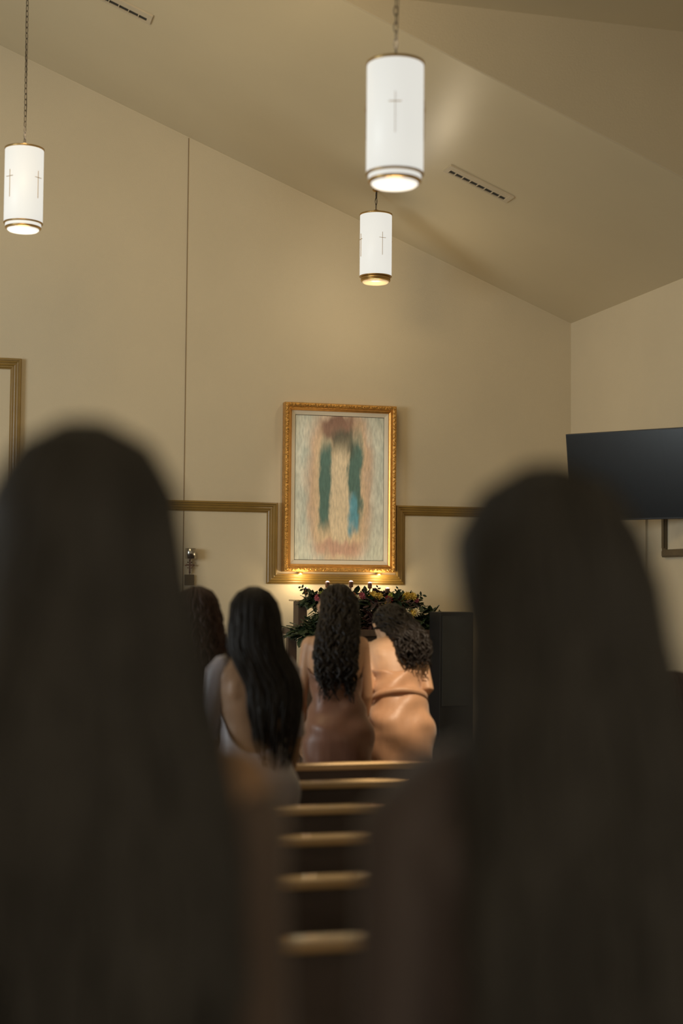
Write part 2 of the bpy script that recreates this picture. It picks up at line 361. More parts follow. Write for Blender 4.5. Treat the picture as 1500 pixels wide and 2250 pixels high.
# ------------------------------------------------------------------ pendant lamps
def chain(bm, z0, z1, s=.017):
    n = int((z1-z0)/(s*2.15)); step = (z1-z0)/n
    for i in range(n):
        zc_ = z0 + step*(i+.5); pts = []
        for k in range(11):
            a = 2*PI*k/10; x = .0085*math.cos(a); z = (step*.60)*math.sin(a)
            pts.append((x, 0, zc_+z) if i % 2 else (0, x, zc_+z))
        tube(bm, pts, .0024, 5)
def pendant(loc, top_z, label, amber=False, r=.125, h=.475, rz=0.3):
    t = empty('pendant_lamp', loc, rz, label, 'pendant lamp', 'cylindrical pendant lamps')
    z0 = 0.0
    bm = bmesh.new(); lathe(bm, [(r-.008, -.003), (r, 0), (r, h), (r-.008, h+.002)], 48); mesh('lamp_shade', bm, M['shade'], t, True)
    bm = bmesh.new(); lathe(bm, [(r-.006, h+.002), (r+.003, h+.003), (r+.003, h+.012), (r-.01, h+.016), (.03, h+.02), (.02, h+.045), (.006, h+.05)], 48); mesh('top_cap', bm, M['brass'], t, True)
    bm = bmesh.new(); lathe(bm, [(r-.012, -.002), (r+.002, -.003), (r+.002, -.009), (r-.012, -.011)], 48); mesh('brass_band', bm, M['brass'], t, True)
    bm = bmesh.new(); lathe(bm, [(r-.012, -.011), (r-.009, -.012), (r-.009, -.030), (r-.014, -.032)], 48); mesh('glass_collar', bm, M['brass'] if amber else M['shade'], t, True)
    bm = bmesh.new(); lathe(bm, [(r-.012, -.031), (r-.008, -.033), (r-.010, -.042), (r-.024, -.046)], 48, cap=False); mesh('bottom_ring', bm, M['brass'], t, True)
    bm = bmesh.new(); lathe(bm, [(r-.022, -.036), (r-.022, -.050), (r-.032, -.058), (.03, -.062), (.001, -.063)], 40); mesh('diffuser', bm, M['amber'] if amber else M['diffuser'], t, True)
    for k in range(4):
        R_ = Matrix.Rotation(k*PI/2, 4, 'Z'); bm = bmesh.new()
        box(bm, -.0010, .0010, r+.0005, r+.004, h*.30, h*.68, R_); box(bm, -.028, .028, r+.0005, r+.0075, h*.584, h*.5875, R_); mesh('cross_ornament', bm, M['brass'], t)
    bm = bmesh.new(); chain(bm, h+.045, top_z-loc[2]-.02); mesh('chain', bm, M['chain'], t)
    bm = bmesh.new(); tube(bm, [(.004, .004, h+.045), (.012, .0, h+.3), (.0, .01, (top_z-loc[2])*.6+h*.4), (.0, .0, top_z-loc[2]-.02)], .0022, 5); mesh('cord', bm, M['chain'], t)
    bm = bmesh.new(); lathe(bm, [(.030, 0), (.030, -.006), (.020, -.016), (.006, -.020)], 24, c=(0, 0, top_z-loc[2])); mesh('ceiling_canopy', bm, M['brass'], t, True)
    lx = Vector(loc)
    light('pendant_glow', 'POINT', (lx.x, lx.y, lx.z-.22), 5.0, (1.0, 0.82, 0.56), .08)
    if not amber: light('pendant_uplight', 'POINT', (lx.x+.0, lx.y, lx.z+h+.12), 1.3, (1.0, 0.88, 0.70), .06)
    return t
pendant((1.935, 6.20, 3.435), ZN, 'largest and nearest white cylinder pendant lamp, glowing, in front of the smaller one', rz=-.302)
pendant((3.335, 11.17, 4.06), zc(3.335), 'smaller white pendant lamp directly below the nearest one, with an amber bottom glass', amber=True, rz=.129)
pendant((.556, 9.91, 3.985), zc(.556), 'white cylinder pendant lamp on a long chain at the left edge', rz=0.73)

# ------------------------------------------------------------------ framed picture
t = empty('framed_picture', (3.272, FY, 1.748), 0, 'large gilt framed print of soft upright teal and cream colour bands above the altar', 'picture')
W2, Hh = .478, 1.388
def frame_loop(bm, prof, x0, x1, z0, z1):
    """prof: (inset, out); loops round a rectangle"""
    rings = []
    for cx, cz, sx, sz in ((x0, z0, 1, 1), (x1, z0, -1, 1), (x1, z1, -1, -1), (x0, z1, 1, -1)):
        rings.append([(cx+sx*i, -o, cz+sz*i) for i, o in prof])
    vr = [[bm.verts.new(v) for v in r] for r in rings]
    n = len(prof)
    for k in range(4):
        a, b = vr[k], vr[(k+1) % 4]
        for i in range(n-1): bm.faces.new((a[i], a[i+1], b[i+1], b[i]))
bm = bmesh.new(); frame_loop(bm, [(0, .004), (0, .085), (.006, .098), (.020, .100), (.034, .094), (.038, .084)], -W2, W2, 0, Hh); outer = mesh('outer_frame', bm, M['gold'], t)
bm = bmesh.new(); frame_loop(bm, [(.036, .086), (.044, .088), (.050, .078), (.060, .070), (.064, .058)], -W2, W2, 0, Hh); mesh('inner_moulding', bm, M['goldsmooth'], t)
bm = bmesh.new(); frame_loop(bm, [(.063, .060), (.070, .060), (.094, .052), (.097, .046), (.100, .046), (.100, .036)], -W2, W2, 0, Hh); mesh('liner', bm, M['liner'], t)
bm = bmesh.new()
def leafbump(bm, x, z, ang, s):
    R_ = Matrix.Rotation(ang, 4, 'Y')
    ball(bm, (x, -.099, z), (s*1.25, .006, s*.55), 6, M=R_)
seg_ = []
for k in range(62):
    z = .02 + (Hh-.04)*k/61
    for sx in (-1, 1):
        x = sx*(W2-.020); leafbump(bm, x+.006*math.sin(k*2.1), z, (0.7 if k % 2 else -.7)*sx, .010); leafbump(bm, x-.009*math.cos(k*2.1), z+.008, (-.5 if k % 2 else .5), .006)
for k in range(42):
    x = -W2+.03+(2*W2-.06)*k/41
    for z in (.020, Hh-.020):
        leafbump(bm, x, z+.006*math.sin(k*2.1), (0.8 if k % 2 else -.8), .010); leafbump(bm, x+.008, z-.009*math.cos(k*2.1), (-.5 if k % 2 else .5), .006)
mesh('carved_ornament', bm, M['gold'], outer, True)
bm = bmesh.new(); box(bm, -W2+.096, W2-.096, -.046, -.030, .096-Hh/2, Hh-.096-Hh/2); o = mesh('print_panel', bm, M['print'], t); o.location = (0, 0, Hh/2)
# two small lamps under the picture
for sx, lb in ((-.33, 'small brass downlight under the left end of the picture frame'), (.34, 'small brass downlight under the right end of the picture frame')):
    d = empty('picture_light', (3.272+sx, FY-.03, 1.728), 0, lb, 'light', 'small lights under the picture')
    bm = bmesh.new(); lathe(bm, [(.010, 0), (.022, .002), (.022, .014), (.012, .018)], 20, c=(0, -.028, 0)); mesh('lamp_housing', bm, M['brass'], d, True)
    bm = bmesh.new(); lathe(bm, [(.017, -.002), (.018, .001)], 20, c=(0, -.028, 0)); mesh('bulb', bm, M['diffuser'], d, True)
    light('picture_light_glow', 'POINT', (3.272+sx, FY-.12, 1.70), 1.9, (1.0, 0.78, 0.45), .04)

# ------------------------------------------------------------------ wall sconce with cross
t = empty('wall_sconce', (2.034, FY, 1.63), 0, 'silver drum sconce with a small cross and plate under it on the front wall', 'sconce')
bm = bmesh.new(); lathe(bm, [(.040, .212), (.044, .214), (.044, .292), (.040, .296), (.036, .292), (.036, .216)], 28, c=(0, -.06, 0), cap=False)
lathe(bm, [(.036, .214), (.036, .218)], 28, c=(0, -.06, 0)); mesh('cup', bm, M['chrome'], t, True)
bm = bmesh.new()
box(bm, -.006, .006, -.035, -.025, .105, .200); box(bm, -.030, .030, -.0355, -.0245, .155, .168)
for x, z in ((0, .200), (0, .105), (-.030, .161), (.030, .161)): ball(bm, (x, -.03, z), (.009, .006, .009), 8)
for x in (-.015, .015):
    for z in (.140, .183): ball(bm, (x, -.03, z), (.006, .004, .006), 8)
mesh('cross', bm, M['cup'], t)
bm = bmesh.new(); box(bm, -.003, .003, -.024, -.018, .08, .213); box(bm, -.004, .004, -.06, -.018, .205, .213); mesh('bracket', bm, M['cup'], t)
bm = bmesh.new(); box(bm, -.038, .038, -.022, -.001, .0, .085); bevel(bm, .003); mesh('base_plate', bm, M['framewood'], t)

# ------------------------------------------------------------------ television on the corner bracket
ux = Vector((5.2-4.62, 9.69-10.437, 0)).normalized()
t = empty('television', (4.62, 10.437, 2.79), math.atan2(ux.y, ux.x), 'large black flat television mounted high in the right corner', 'television')
TW, TH = 1.00, .66
tl = Matrix.Rotation(math.radians(8), 4, 'X')      # leans its face down
bm = bmesh.new(); box(bm, 0, TW, 0, .045, -TH, 0, tl); bevel(bm, .004); casing = mesh('casing', bm, M['tvbez'], t)
bm = bmesh.new(); box(bm, .008, TW-.008, -.004, 0.0005, -TH+.014, -.008, tl); mesh('screen', bm, M['tv'], casing)
bm = bmesh.new(); tube(bm, [(.50, .07, -.31), (.50, .17, -.28), (.50, .30, -.26)], .022, 10); box(bm, .40, .60, .045, .06, -.42, -.20, tl); mesh('wall_bracket', bm, M['tvbez'], t)

# framed picture on the right wall
t = empty('wall_frame', (RX, 9.92, 1.868), 0, 'plain canvas in a dark brown frame on the right wall below the television', 'picture')
bm = bmesh.new()
for a in ((-.35, .35, 0, .058), (-.35, .35, .44, .498), (-.35, -.292, .058, .44), (.292, .35, .058, .44)):
    box(bm, -.030, -.002, a[0], a[1], a[2], a[3]); box(bm, -.040, -.028, a[0]+.012, a[1]-.012, a[2]+.010, a[3]-.010)
mesh('frame', bm, M['framewood'], t)
bm = bmesh.new(); box(bm, -.012, -.001, -.30, .30, .05, .45); mesh('canvas', bm, M['canvas'], t)

# ------------------------------------------------------------------ altar table, shelf, things on it
TZ = 1.306
t = empty('altar_table', (3.25, 11.15, .30), 0, 'long dark wooden altar table below the gilt framed picture', 'table')
bm = bmesh.new(); box(bm, -.56, .62, -.30, .34, TZ-.35, TZ-.30); bevel(bm, .006); mesh('table_top', bm, M['darkwood'], t)
bm = bmesh.new(); box(bm, -.50, .56, -.24, -.21, .12, TZ-.35); mesh('front_panel', bm, M['darkwood'], t)
for x in (-.50, .56):
    for y in (-.24, .28):
        bm = bmesh.new(); box(bm, x-.035, x+.035, y-.035, y+.035, 0, TZ-.35); bevel(bm, .004); mesh('leg', bm, M['darkwood'], t)
t = empty('altar_shelf', (3.26, 11.40, TZ), 0, 'low wooden shelf unit standing on the altar table behind the flowers', 'shelf')
for x in (-.455, .44):
    bm = bmesh.new(); box(bm, x-.036, x+.036, -.10, .06, 0, .205); bevel(bm, .004); mesh('side_post', bm, M['darkwood'], t)
bm = bmesh.new(); box(bm, -.50, .48, -.11, .18, .205, .218); bevel(bm, .003); mesh('shelf_board', bm, M['cap'], t)
bm = bmesh.new(); box(bm, -.20, .16, .02, .16, .218, .246); bevel(bm, .003); mesh('riser', bm, M['darkwood'], t)
t = empty('wire_stand', (2.80, 11.22, TZ), 0, 'thin white wire arch stand on the altar table left of the flowers', 'stand')
bm = bmesh.new()
tube(bm, [(-.025, 0, .002), (-.020, 0, .03), (-.008, 0, .062), (.008, 0, .066), (.022, 0, .045), (.030, 0, .01), (.034, 0, .002)], .0022, 6)
tube(bm, [(.022, 0, .045), (.034, 0, .055), (.046, 0, .072)], .0022, 6); tube(bm, [(-.025, 0, .002), (-.02, -.05, .002), (.03, -.05, .002), (.034, 0, .002)], .0022, 6)
o = mesh('wire', bm, M['chrome'], t)

def candle_cup(loc, label, stem=.05):
    """loc = top centre of the cup"""
    t = empty('candle_holder', (loc[0], loc[1], loc[2]-.045-stem), 0, label, 'candle holder', 'votive candle cups behind the flowers')
    bm = bmesh.new(); lathe(bm, [(.010, stem), (.017, stem+.004), (.019, stem+.042), (.0195, stem+.045), (.017, stem+.045), (.016, stem+.034)], 20); cup = mesh('cup', bm, M['cup'], t, True)
    bm = bmesh.new(); lathe(bm, [(.016, stem+.034), (.0165, stem+.046), (.011, stem+.052), (.002, stem+.054)], 18); mesh('candle', bm, M['wax'], cup, True)
    bm = bmesh.new(); lathe(bm, [(.018, 0), (.018, .002), (.004, .006), (.003, stem*.5), (.006, stem)], 16); mesh('stem', bm, M['cup'], t, True)
    light('candle_light', 'POINT', (loc[0], loc[1]-.0, loc[2]+.03), .36, (1.0, 0.80, 0.55), .015)
candle_cup((2.879, 11.50, 1.612), 'lit pink votive candle in the leftmost cup, low beside the leaf sprig', 1.612-.045-(TZ+.218))
candle_cup((3.055, 11.50, 1.663), 'lit votive candle on a thin stem, second cup from the left', 1.663-.045-(TZ+.218))
candle_cup((3.249, 11.50, 1.668), 'lit votive candle in the tallest middle cup above a pink bloom', 1.668-.045-(TZ+.246))
candle_cup((3.405, 11.50, 1.659), 'lit votive candle in the fourth cup from the left, above the red blooms', 1.659-.045-(TZ+.246))
candle_cup((3.552, 11.50, 1.616), 'lit votive candle in the rightmost cup, low among green blooms', 1.616-.045-(TZ+.218))

# ------------------------------------------------------------------ flowers
def leafm(bm, base, dirv, L, w, up=Vector((0, 0, 1))):
    d = Vector(dirv).normalized(); s = d.cross(up)
    if s.length < .1: s = Vector((1, 0, 0))
    s.normalize(); n = s.cross(d)
    pts = []
    for t_, ww in ((0, .06), (.25, .8), (.55, 1.0), (.8, .6), (1, .03)):
        p = Vector(base)+d*L*t_ - n*L*.18*t_*t_
        pts.append((p-s*w*ww, p+n*w*.25, p+s*w*ww))
    V = [[bm.verts.new(q) for q in r_] for r_ in pts]
    for a, b in zip(V, V[1:]):
        for k in range(2): bm.faces.new((a[k], a[k+1], b[k+1], b[k]))
def bloom(bm, c, r, n=26):
    """mum-like head: petals round a dome facing up and to the front"""
    c = Vector(c)
    ball(bm, c, r*.55, 8)
    ax = Vector((random.uniform(-.4, .4), -1, .7)).normalized(); q = ax.to_track_quat('Z', 'Y')
    for k in range(n):
        ph = 2.4*k; th = math.acos(1-1.25*(k+.5)/n)
        d = q @ Vector((math.sin(th)*math.cos(ph), math.sin(th)*math.sin(ph), math.cos(th)))
        leafm(bm, c+d*r*.35, d, r*.75, r*.20, up=ax)
def arrangement(loc, label, blooms, leaves, lm='leaf', group='flowers along the altar', lspread=(.12, .06, .06), llen=(.05, .09)):
    t = empty('flower_arrangement', loc, 0, label, 'flowers', group)
    bm = bmesh.new()
    for k in range(int(leaves*2.2)):
        b = Vector((random.gauss(0, lspread[0]*.55), random.gauss(0, lspread[1]*.6), abs(random.gauss(0, lspread[2]*.55))))
        b.x = max(-lspread[0], min(lspread[0], b.x)); b.z = min(b.z, lspread[2]*1.3)
        d = Vector((b.x*5+random.uniform(-.7, .7), random.uniform(-.6, .4), random.uniform(-.5, .7)))
        L = random.uniform(*llen); leafm(bm, b, d, L, L*.30)
    o = mesh('foliage', bm, M[lm], t); o['kind'] = 'stuff'
    bm = bmesh.new()
    for (x, y, z, r, c) in blooms: tube(bm, [(x*.4, 0, 0), (x*.7, y*.5, z*.6), (x, y-.05, z)], .0025, 5)
    mesh('stems', bm, M['stem'], t)
    for (x, y, z, r, c) in blooms:
        bm = bmesh.new(); bloom(bm, (x, y-.065, z), r*1.15); mesh({'yellow': 'yellow_bloom', 'cream': 'cream_bloom', 'green': 'green_bloom', 'red': 'red_bloom', 'rose': 'pink_bloom', 'orange': 'orange_bloom'}[c], bm, M[c], t)
    return t
SH = TZ+.218
arrangement((2.93, 11.28, SH-.02), 'green and pink flowers with upright dark leaves at the left end of the altar shelf',
    [(-.03, -.03, .035, .028, 'rose'), (.01, -.03, .055, .034, 'green'), (.05, -.03, .05, .028, 'green'), (.02, -.05, .01, .022, 'rose'), (.08, -.04, .01, .02, 'red')], 90, lspread=(.10, .05, .045))
arrangement((3.18, 11.26, SH-.02), 'yellow and cream flowers in the middle of the altar shelf above the dark curls',
    [(-.05, -.05, .0, .040, 'yellow'), (-.02, -.05, .025, .028, 'yellow'), (-.08, -.05, -.06, .036, 'cream'), (.06, -.04, .05, .028, 'rose'), (.02, -.04, .035, .026, 'cream'), (.0, -.0, .06, .02, 'orange')], 110, lspread=(.12, .05, .055))
arrangement((3.40, 11.26, SH-.02), 'red, cream and yellow flowers on the altar shelf right of the middle candle',
    [(-.07, -.04, .055, .034, 'yellow'), (-.02, -.04, .05, .028, 'yellow'), (.0, -.05, .01, .034, 'cream'), (.05, -.05, .02, .034, 'red'), (.03, -.06, -.04, .030, 'red'), (.08, -.04, .055, .026, 'green'), (.03, -.07, -.09, .028, 'cream'), (.045, -.06, -.075, .02, 'yellow'), (-.02, -.05, -.01, .03, 'red')], 130, 'leaf2', lspread=(.12, .05, .055))
arrangement((3.60, 11.26, SH-.03), 'yellow topped flowers with trailing dark leaves at the right end of the altar shelf',
    [(-.05, -.03, .05, .032, 'green'), (.01, -.03, .062, .032, 'yellow'), (.055, -.03, .06, .030, 'yellow'), (-.04, -.05, .0, .026, 'red'), (.09, -.02, .03, .018, 'rose')], 130, lspread=(.11, .05, .045))
arrangement((2.95, 11.00, TZ), 'cream and yellow blossom cluster low on the left of the altar table',
    [(-.02, -.03, .10, .030, 'cream'), (.015, -.03, .125, .026, 'cream'), (-.035, -.04, .06, .028, 'yellow'), (.02, -.05, .075, .030, 'yellow'), (.09, -.03, .115, .030, 'yellow'), (.12, -.02, .09, .022, 'orange'), (.0, -.04, .03, .022, 'cream')], 150, lspread=(.15, .06, .12))
arrangement((3.42, 11.00, TZ-.02), 'deep red and orange flowers low on the altar table between the two curly heads',
    [(-.10, -.05, .0, .04, 'red'), (-.06, -.05, -.04, .035, 'red'), (.0, -.05, .04, .03, 'red'), (-.03, -.07, -.08, .03, 'orange'), (-.05, -.06, .08, .035, 'red'), (.05, -.05, -.08, .018, 'orange'), (.03, -.06, .10, .020, 'cream')], 200, 'leaf2', lspread=(.16, .07, .17))
arrangement((3.54, 10.98, TZ+.02), 'pale yellow blossom cluster low on the right of the altar table',
    [(-.05, -.03, .09, .026, 'yellow'), (-.02, -.03, .105, .030, 'cream'), (.02, -.03, .10, .032, 'yellow'), (.05, -.03, .11, .030, 'cream'), (.01, -.04, .065, .022, 'orange')], 120, lspread=(.14, .06, .11))
arrangement((2.80, 10.86, TZ-.05), 'low spray of dark green leaves at the left end of the altar table', [(-.02, -.02, .02, .010, 'cream')], 170, lspread=(.15, .06, .06), llen=(.06, .11))
arrangement((3.72, 10.95, TZ-.05), 'loose dark green leaf spray at the right end of the altar table', [(.03, -.02, .06, .010, 'green')], 170, lspread=(.13, .06, .13), llen=(.06, .11))
arrangement((3.41, 11.13, TZ+.03), 'dense dark foliage with white and red blooms under the right of the shelf',
    [(-.05, -.03, .13, .030, 'cream'), (-.09, -.03, .05, .034, 'red'), (.03, -.03, .12, .024, 'cream'), (-.02, -.03, .02, .030, 'red'), (.07, -.03, .05, .026, 'orange'), (.0, -.03, .165, .022, 'yellow')], 260, lspread=(.17, .05, .15))
arrangement((3.06, 11.13, TZ+.03), 'dense dark foliage with cream blooms under the left of the shelf',
    [(-.06, -.03, .14, .028, 'cream'), (.02, -.03, .10, .030, 'cream'), (.0, -.03, .16, .026, 'yellow')], 220, lspread=(.14, .05, .15))
# leafy sprigs that stick up
def sprig(pts, label, lm='leaf', n=9, L=.035):
    t = empty('leafy_branch', pts[0], 0, label, 'branch', 'leafy branches among the altar flowers')
    P = [Vector(p)-Vector(pts[0]) for p in pts]
    bm = bmesh.new(); tube(bm, P, .002, 5); mesh('twig', bm, M['stem'], t)
    bm = bmesh.new()
    for k in range(n):
        u = .15+.85*k/(n-1); i = min(int(u*(len(P)-1)), len(P)-2); w = u*(len(P)-1)-i
        p = P[i].lerp(P[i+1], w); d = (P[i+1]-P[i]).normalized(); s = Vector((d.z, 0, -d.x))*(1 if k % 2 else -1)
        leafm(bm, p, d*.5+s+Vector((0, random.uniform(-.4, .4), 0)), L*random.uniform(.8, 1.2), L*.24, up=Vector((0, 1, 0)))
    mesh('leaves', bm, M[lm], t)
sprig([(2.87, 11.24, SH+.005), (2.83, 11.22, SH+.05), (2.795, 11.20, SH+.07), (2.765, 11.2, SH+.10)], 'upright leafy twig beside the leftmost candle cup')
sprig([(3.16, 11.26, SH), (3.12, 11.25, SH+.05), (3.11, 11.24, SH+.095)], 'short leafy twig between the second and middle candle cups', n=8, L=.028)
sprig([(3.56, 11.26, SH), (3.545, 11.25, SH+.05), (3.56, 11.24, SH+.09)], 'small dark leaf twig below the rightmost candle cup', n=7, L=.03)
sprig([(3.65, 11.26, SH-.02), (3.71, 11.24, SH+.01), (3.755, 11.22, SH+.045)], 'dark leafy twig pointing right off the end of the altar shelf', n=8, L=.038)
sprig([(3.64, 11.22, SH-.06), (3.69, 11.2, SH-.05), (3.73, 11.2, SH-.015)], 'drooping leaf twig low at the right end of the altar shelf', n=6, L=.034)
sprig([(3.36, 11.26, SH), (3.385, 11.25, SH+.06), (3.395, 11.24, SH+.10)], 'burgundy leaf twig under the fourth candle cup', 'leaf2', n=7, L=.03)
# right-hand dark box (credence stand)
t = empty('speaker_cabinet', (3.80, 10.70, .30), 0, 'dark upright speaker cabinet right of the altar flowers, mostly behind the right woman', 'speaker')
bm = bmesh.new(); box(bm, -.125, .14, -.12, .12, .0, 1.145); bevel(bm, .006); mesh('cabinet', bm, M['tvbez'], t)
bm = bmesh.new(); box(bm, -.105, .12, -.128, -.118, .45, 1.115); mesh('grille', bm, M['ventdark'], t)
# slim stand between the two copper dresses
t = empty('plant_stand', (2.502, 8.62, 0), 0, 'slim dark stand with leaves and a cream tag between the two copper dresses', 'stand')
bm = bmesh.new(); lathe(bm, [(.10, 0), (.10, .012), (.03, .02), (.018, .05), (.018, .74), (.04, .76), (.04, .775)], 20); mesh('post', bm, M['tvbez'], t, True)
bm = bmesh.new(); box(bm, -.026, .004, -.035, -.03, .652, .682); mesh('tag', bm, M['tag'], t)
bm = bmesh.new()
for k in range(30): leafm(bm, (random.uniform(-.02, .02), random.uniform(-.02, .02), .775+random.uniform(0, .05)), (random.uniform(-1, 1), random.uniform(-1, 1), random.uniform(.1, 1)), .07, .016)
mesh('foliage', bm, M['leaf'], t)['kind'] = 'stuff'

# ------------------------------------------------------------------ pews
PX0, PX1 = -2.4, 3.75
def make_pew():
    t = empty('pew', (0, 0, 0)); W_ = PX1-PX0
    lean = Matrix.Rotation(math.radians(-4), 4, 'X')
    bm = bmesh.new(); box(bm, PX0+.04, PX1-.04, -.014, .014, .30, .79); back = mesh('backrest', bm, M['wood'], t)
    bm = bmesh.new(); box(bm, PX0+.02, PX1-.02, -.034, .030, .790, .820); bevel(bm, .007, 3); mesh('top_rail', bm, M['cap'], t)
    bm = bmesh.new(); box(bm, PX0+.04, PX1-.04, .014, .32, .40, .43); bevel(bm, .006); mesh('seat', bm, M['wood'], t)
    for x in (PX0, PX1-.045):
        bm = bmesh.new()
        pr = [(-.04, 0), (.33, 0), (.33, .42), (.31, .56), (.20, .60), (.06, .66), (.04, .80), (.03, .84), (-.04, .84)]
        a = [bm.verts.new((x, y, z)) for y, z in pr]; b = [bm.verts.new((x+.045, y, z)) for y, z in pr]
        bm.faces.new(a); bm.faces.new(b[::-1])
        for i in range(len(pr)): bm.faces.new((a[i], b[i], b[(i+1) % len(pr)], a[(i+1) % len(pr)]))
        mesh('end_panel', bm, M['wood'], t)
    for x in (-1.0, .55, 2.1):
        bm = bmesh.new(); box(bm, x, x+.03, -.012, .29, 0, .40); mesh('support', bm, M['wood'], t)
    bm = bmesh.new()
    box(bm, PX0+.3, PX1-.3, -.056, -.050, .50, .58); box(bm, PX0+.3, PX1-.3, -.056, -.014, .494, .501); mesh('hymnal_rack', bm, M['wood'], back)
    return t
pew0 = make_pew()
pys = [(6.673, 'frontmost wooden pew, right behind the women in copper dresses'), (6.063, 'second wooden pew from the front, before the woman in silver grey'),
       (5.385, 'third wooden pew from the front, its rail crossing the grey dress'), (4.746, 'fourth wooden pew from the front'),
       (4.078, 'fifth wooden pew from the front'), (3.376, 'nearest wooden pew with the widest, most blurred rail')]
for i, (y, lb) in enumerate(pys):
    o = pew0 if i == 0 else copy_tree(pew0)
    o.location = (0, y, 0); tag(o, lb, 'pew', 'rows of wooden pews')

# ------------------------------------------------------------------ people
TORSO = [(.78, .165, .10, .0), (.86, .178, .118, -.012), (.93, .170, .115, -.012), (1.00, .148, .098, -.003), (1.08, .126, .086, .004), (1.15, .127, .088, .004),
         (1.23, .142, .098, .004), (1.30, .155, .100, .002), (1.36, .168, .086, -.004), (1.405, .150, .066, -.006), (1.435, .085, .050, -.004)]
def bender(alpha, beta, lat=0.0):
    """bends everything above the hips: alpha = torso lean forward, beta = extra head bow; returns point map"""
    tab = []; y, z = 0.0, .90; dz = .01; s = .90
    while s < 2.2:
        a = alpha*sstep(.90, 1.14, s)*(.85+.15*sstep(1.2, 1.4, s)) + beta*sstep(1.38, 1.56, s)
        tab.append((y, z, a)); y += math.sin(a)*dz; z += math.cos(a)*dz; s += dz
    def B(p):
        p = Vector(p)
        push = -.10*math.sin(alpha)*sstep(.35, .90, p.z)
        if p.z <= .90: return Vector((p.x, p.y+push, p.z))
        k = (p.z-.90)/dz; i = min(int(k), len(tab)-2); w = k-i
        a0, a1 = tab[i], tab[i+1]
        yy, zz, aa = (a0[j]+(a1[j]-a0[j])*w for j in range(3))
        return Vector((p.x+lat*sstep(1.0, 1.7, p.z), push+yy+p.y*math.cos(aa), zz-p.y*math.sin(aa)))
    return B
def ring_at(z, rx, ry, cy, n, grow=0.0, cx=0.0, pw=2.3):
    out = []
    for i in range(n):
        a = 2*PI*i/n; c, s = math.cos(a), math.sin(a)
        k = (abs(c)**pw+abs(s)**pw)**(-1/pw)
        out.append(Vector((cx+(rx+grow)*c*k, cy+(ry+grow)*s*k, z)))
    return out
def hand(bm, w, fdir, pdir, side, fn, curl=.5, s=1.0):
    """w wrist, fdir finger direction, pdir palm normal; five separate fingers"""
    w = Vector(w); fd = Vector(fdir).normalized(); pn = Vector(pdir).normalized(); sd = fd.cross(pn).normalized()*side
    for k in range(4):                         # palm as four fused metacarpals
        o = (k-1.5)*.019*s
        tube(bm, [w+sd*o*.6, w+fd*.05*s+sd*o*.9, w+fd*.088*s+sd*o], [.016*s, .0135*s, .0115*s], 8, fn=fn)
    for k, L in enumerate((.068, .078, .073, .056)):
        o = (k-1.5)*.0205*s; p = w+fd*.085*s+sd*o; pts = [p]; a = 0.0
        for j, fl in enumerate((.45, .32, .23)):
            a += curl*(.5, .8, .6)[j]; d = fd*math.cos(a)+pn*math.sin(a)
            p = p+d*L*fl*s; pts.append(p)
        tube(bm, pts, [.0088*s, .0085*s, .0078*s, .0062*s], 8, fn=fn); ball(bm, pts[-1], .0062*s, 8, fn=fn)
    b = w+fd*.022*s-sd*.022*s
    tube(bm, [w+fd*.015*s, b-sd*.006*s, b+fd*.032*s-sd*.018*s+pn*.012*s, b+fd*.058*s-sd*.014*s+pn*.020*s], [.014*s, .0125*s, .0105*s, .0075*s], 8, fn=fn)
